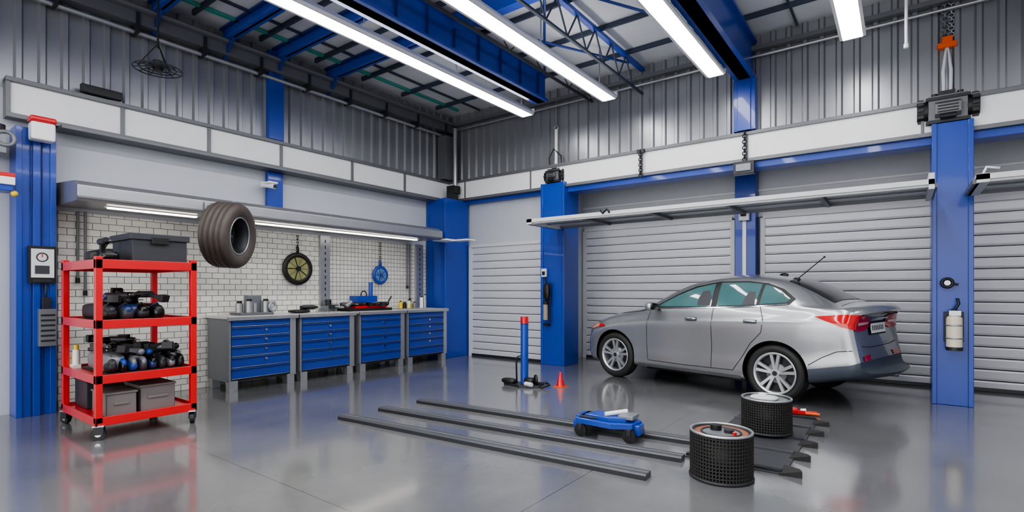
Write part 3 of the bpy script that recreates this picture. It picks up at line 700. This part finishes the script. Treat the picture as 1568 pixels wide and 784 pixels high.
patch(tr,[(-.42,.36),(.42,.36),(.5,.56),(-.5,.56)],off=.006,mt=TRIMB,**front);patch(tr,[(-.35,.62),(.35,.62),(.35,.67),(-.35,.67)],off=.006,mt=TRIMB,**front)
tr.cyl((3.3,-.25,1.51),(3.68,-.40,1.78),.006,BLACK,8);tr.ell((3.3,-.25,1.515),(.05,.03,.025),BLACK);tr.ell((3.68,-.40,1.78),(.012,.012,.012),BLACK)
tr.ell((3.0,.1,1.585),(.06,.025,.03),BLACK)
tr.box(1.25,2.8,-.6,.6,.17,.3,TRIMB);tr.cyl((3.5,.45,.30),(4.22,.45,.33),.03,STEEL);tr.cyl((WF,-.6,RW),(WF,.6,RW),.04,TRIMB);tr.cyl((WR_,-.6,RW),(WR_,.6,RW),.04,TRIMB)
gl.done('window_glass',0,car,True);tr.done('body_trim',0,car,True);lp.done('lamps',0,car,True)
k=0
for x in (WF,WR_):
    for s in (-1,1):
        k+=1;m=MB();M=T((x,s*.735,RW))@R(90*(1 if s<0 else -1),'X')
        m.lathe(tyre_profile(RW,.25,.215,3),TYRE,M,48)
        m.lathe([(.25,-.09),(.24,-.08),(.23,0),(.237,.075),(.255,.088),(.261,.095),(.251,.10),(.237,.094),(.23,.08)],RIM,M,48)
        m.lathe([(0,.0),(.23,.0)],DSTEEL,M,40);m.lathe([(0,.04),(.12,.04),(.125,.02),(.125,0)],STL2,M,30)
        for i in range(5):
            for o in (-11,11):
                Q=M@R(72*i+o,'Z')
                m.add([(-.014,.03,.07),(.014,.03,.07),(.019,.24,.082),(-.019,.24,.082),(-.02,.03,.035),(.02,.03,.035),(.022,.24,.05),(-.022,.24,.05)],[(0,1,2,3),(0,4,5,1),(1,5,6,2),(2,6,7,3),(3,7,4,0)],RIM,False,Q)
        m.cyl((0,0,.03),(0,0,.08),.05,RIM,24,M=M);m.cyl((0,0,.08),(0,0,.085),.03,DSTEEL,20,M=M)
        m.done('wheel_%d'%k,0,car,True)

# ---------- floor items ----------
RAIL=mat('rail_steel',(84,87,92),.4,.4,.08)
def bar(x0,y0,x1,y1,name='floor_rail'):
    m=MB();d=Vector((x1-x0,y1-y0,0));L=d.length;M=T((x0,y0,0))@Matrix.Rotation(math.atan2(d.y,d.x),4,'Z')
    m.prism([(-.06,0),(.06,0),(.06,.03),(.05,.042),(-.05,.042),(-.06,.03)],'x',0,L,RAIL,M=M);m.box(0,L,-.063,-.059,0,.032,DSTEEL,M=M)
    m.box(-.004,L+.004,-.012,.012,.042,.045,GSTEEL,M=M);m.done(name,.003)
bar(3.07,-4.86,6.35,-4.62);bar(3.1,-4.36,6.42,-4.08);bar(3.14,-3.82,6.36,-3.56)
MATT=mat('rubber_mat',(60,62,66),.5,0,.1)
m=MB()
m.box(6.40,7.12,-3.98,-1.95,0,.01,MATT)
for i,y in enumerate((-3.93,-3.4,-2.9,-2.4,-1.98)):
    m.box(6.40,7.1,y-.025,y+.025,.01,.026,RAIL if i%2 else DSTEEL)
for i in range(5):
    y=-3.95+i*.44
    vsx=[(7.09,y-.04,.0),(7.24,y-.02,.0),(7.2,y+.16,0),(7.09,y+.2,0),(7.09,y-.04,.012),(7.24,y-.02,.05),(7.2,y+.16,.012),(7.09,y+.2,.012)]
    m.add(vsx,[(0,3,2,1),(4,5,7),(5,6,7),(0,1,5,4),(1,2,6,5),(2,3,7,6),(3,0,4,7)],RUB)
m.done('rubber_floor_mat')
m=MB();M=T((5.63,-3.80,0))@R(5,'Z')
m.prism([(-.27,-.14),(.1,-.2),(.27,-.12),(.3,.05),(.2,.17),(-.2,.16),(-.3,.02)],'z',.12,.17,BLUE,M=M)
m.prism([(-.2,-.09),(.05,-.14),(.2,-.08),(.2,.1),(-.15,.1)],'z',.17,.205,BLUE,M=M)
m.box(-.24,-.06,-.12,.1,.17,.19,DSTEEL,M=M);m.box(.12,.26,-.08,.1,.19,.225,STL2,M=M);m.cyl((.0,-.08,.22),(.16,.06,.24),.02,WHITE,M=M);m.box(-.28,-.2,-.1,.08,.15,.19,BLUE,M=M)
m.box(-.31,-.26,-.1,.1,.06,.14,BLUE,M=M);m.box(.27,.32,-.08,.06,.06,.15,BLUE,M=M)
for x,y in ((-.22,-.13),(.24,-.12),(-.22,.13),(.24,.12)):
    m.cyl((x,y-.015,.062),(x,y+.015,.062),.06,BLACK,18,M=M);m.box(x-.02,x+.02,y-.025,y+.025,.06,.125,DSTEEL,M=M)
m.done('floor_jack',.006)
def drum(x,y,z0,h,r,kind):
    m=MB();M=T((x,y,z0))
    m.lathe([(0,0),(r-.012,0),(r-.012,h),(r-.03,h),(r-.03,h-.05),(0,h-.05)],BLACK,M,48)
    nn=60
    for i in range(nn):
        m.box(r-.014,r+.001,-.0045,.0045,.015,h-.01,RUB,M=M@Matrix.Rotation(2*math.pi*i/nn,4,'Z'))
    k=13
    for i in range(k):m.torus((0,0,.02+(h-.04)*i/(k-1)),(0,0,1),r-.006,.0065,RUB,48,6,M=M)
    m.torus((0,0,h),(0,0,1),r-.006,.010,STEEL,48,8,M=M);m.torus((0,0,.012),(0,0,1),r-.004,.012,DSTEEL,48,8,M=M)
    m.lathe([(0,h-.012),(r*.62,h-.012)],STL2,M,40);m.lathe([(r*.62,h-.012),(r-.03,h-.010),(r-.02,h-.004)],COPPER if kind else STL2,M,40)
    if kind:
        m.cyl((-.05,.05,h-.02),(-.05,.05,h+.025),.04,BLACK,16,M=M);m.cyl((.05,.02,h-.02),(.05,.02,h+.01),.035,DSTEEL,16,M=M);m.cyl((.1,-.03,h-.02),(.1,-.03,h+.008),.015,RED,12,M=M)
        m.torus((0,0,h-.012),(0,0,1),.135,.008,DSTEEL,36,6,M=M)
    else:
        m.ell((-.02,0,h),(.12,.1,.02),LG,M=M,e=.7);m.cyl((-.04,.03,h),(-.04,.03,h+.035),.035,WHITE,16,M=M)
    m.done('wire_mesh_drum')
drum(6.76,-4.27,0,.335,.215,1);drum(6.79,-2.84,.027,.315,.217,0)
m=MB();x,y=3.5,-2.14
m.cyl((x,y,.03),(x,y,.88),.055,BLUE,20);m.cyl((x,y,.88),(x,y,.98),.056,RED,20);m.torus((x,y,.88),(0,0,1),.056,.006,DBLUE)
m.prism([(x-.28,y-.12),(x+.05,y-.2),(x+.3,y-.08),(x+.24,y+.14),(x-.1,y+.16)],'z',0,.03,DSTEEL)
m.tube([(x-.12,y-.02,.03),(x-.13,y-.02,.3),(x-.11,y-.02,.4),(x-.05,y,.42)],.012,BLACK)
m.ell((x-.2,y-.1,.06),(.12,.06,.04),BLACK,e=.7);m.ell((x+.12,y-.05,.08),(.08,.06,.05),BLACK,e=.7);m.torus((x+.18,y+.02,.09),(1,1,0),.06,.02,BLACK);m.tube([(x+.2,y,.05),(x+.34,y+.06,.06),(x+.42,y,.05),(x+.35,y-.1,.02)],.018,BLACK);m.cyl((x+.1,y-.12,.05),(x+.22,y-.14,.05),.03,LG)
m.done('bottle_jack_stand',.003)
m=MB();x,y=3.97,-1.93
m.box(x-.075,x+.075,y-.075,y+.075,0,.012,ORG);m.cyl((x,y,.012),(x,y,.21),.06,RED,20,r2=.014);m.lathe([(.044,.065),(.034,.10)],RED,T((x,y,0)));m.done('traffic_cone',.003)
m=MB();M=T((6.95,-1.78,.035))@R(20,'Z')
m.box(-.12,.02,-.03,.03,-.025,.015,RED,M=M);m.ell((-.1,0,.01),(.06,.04,.035),RED,M,e=.7);m.cyl((0,0,0),(.14,.02,-.01),.014,RED,M=M);m.cyl((.02,-.03,-.01),(.15,-.06,-.01),.014,ORG,M=M);m.cyl((-.02,.0,.01),(.03,0,.015),.02,WHITE,M=M);m.done('pliers',.003)

# ---------- camera ----------
cam=bpy.data.cameras.new('camera');co=bpy.data.objects.new('camera',cam);S.collection.objects.link(co)
cam.sensor_width=36;cam.sensor_fit='HORIZONTAL';cam.lens=36*800/1568;cam.shift_y=53/1568
co.location=(7.81,-8.22,1.35);co.rotation_euler=(math.radians(90),0,math.radians(36.7));S.camera=co
w=bpy.data.worlds.new('world');S.world=w;w.use_nodes=True;w.node_tree.nodes['Background'].inputs[0].default_value=(1,.985,.96,1);w.node_tree.nodes['Background'].inputs[1].default_value=2.4
try:
    S.view_settings.view_transform='AgX';S.view_settings.look='AgX - Medium High Contrast'
except Exception as e:print(e)
S.view_settings.exposure=.45
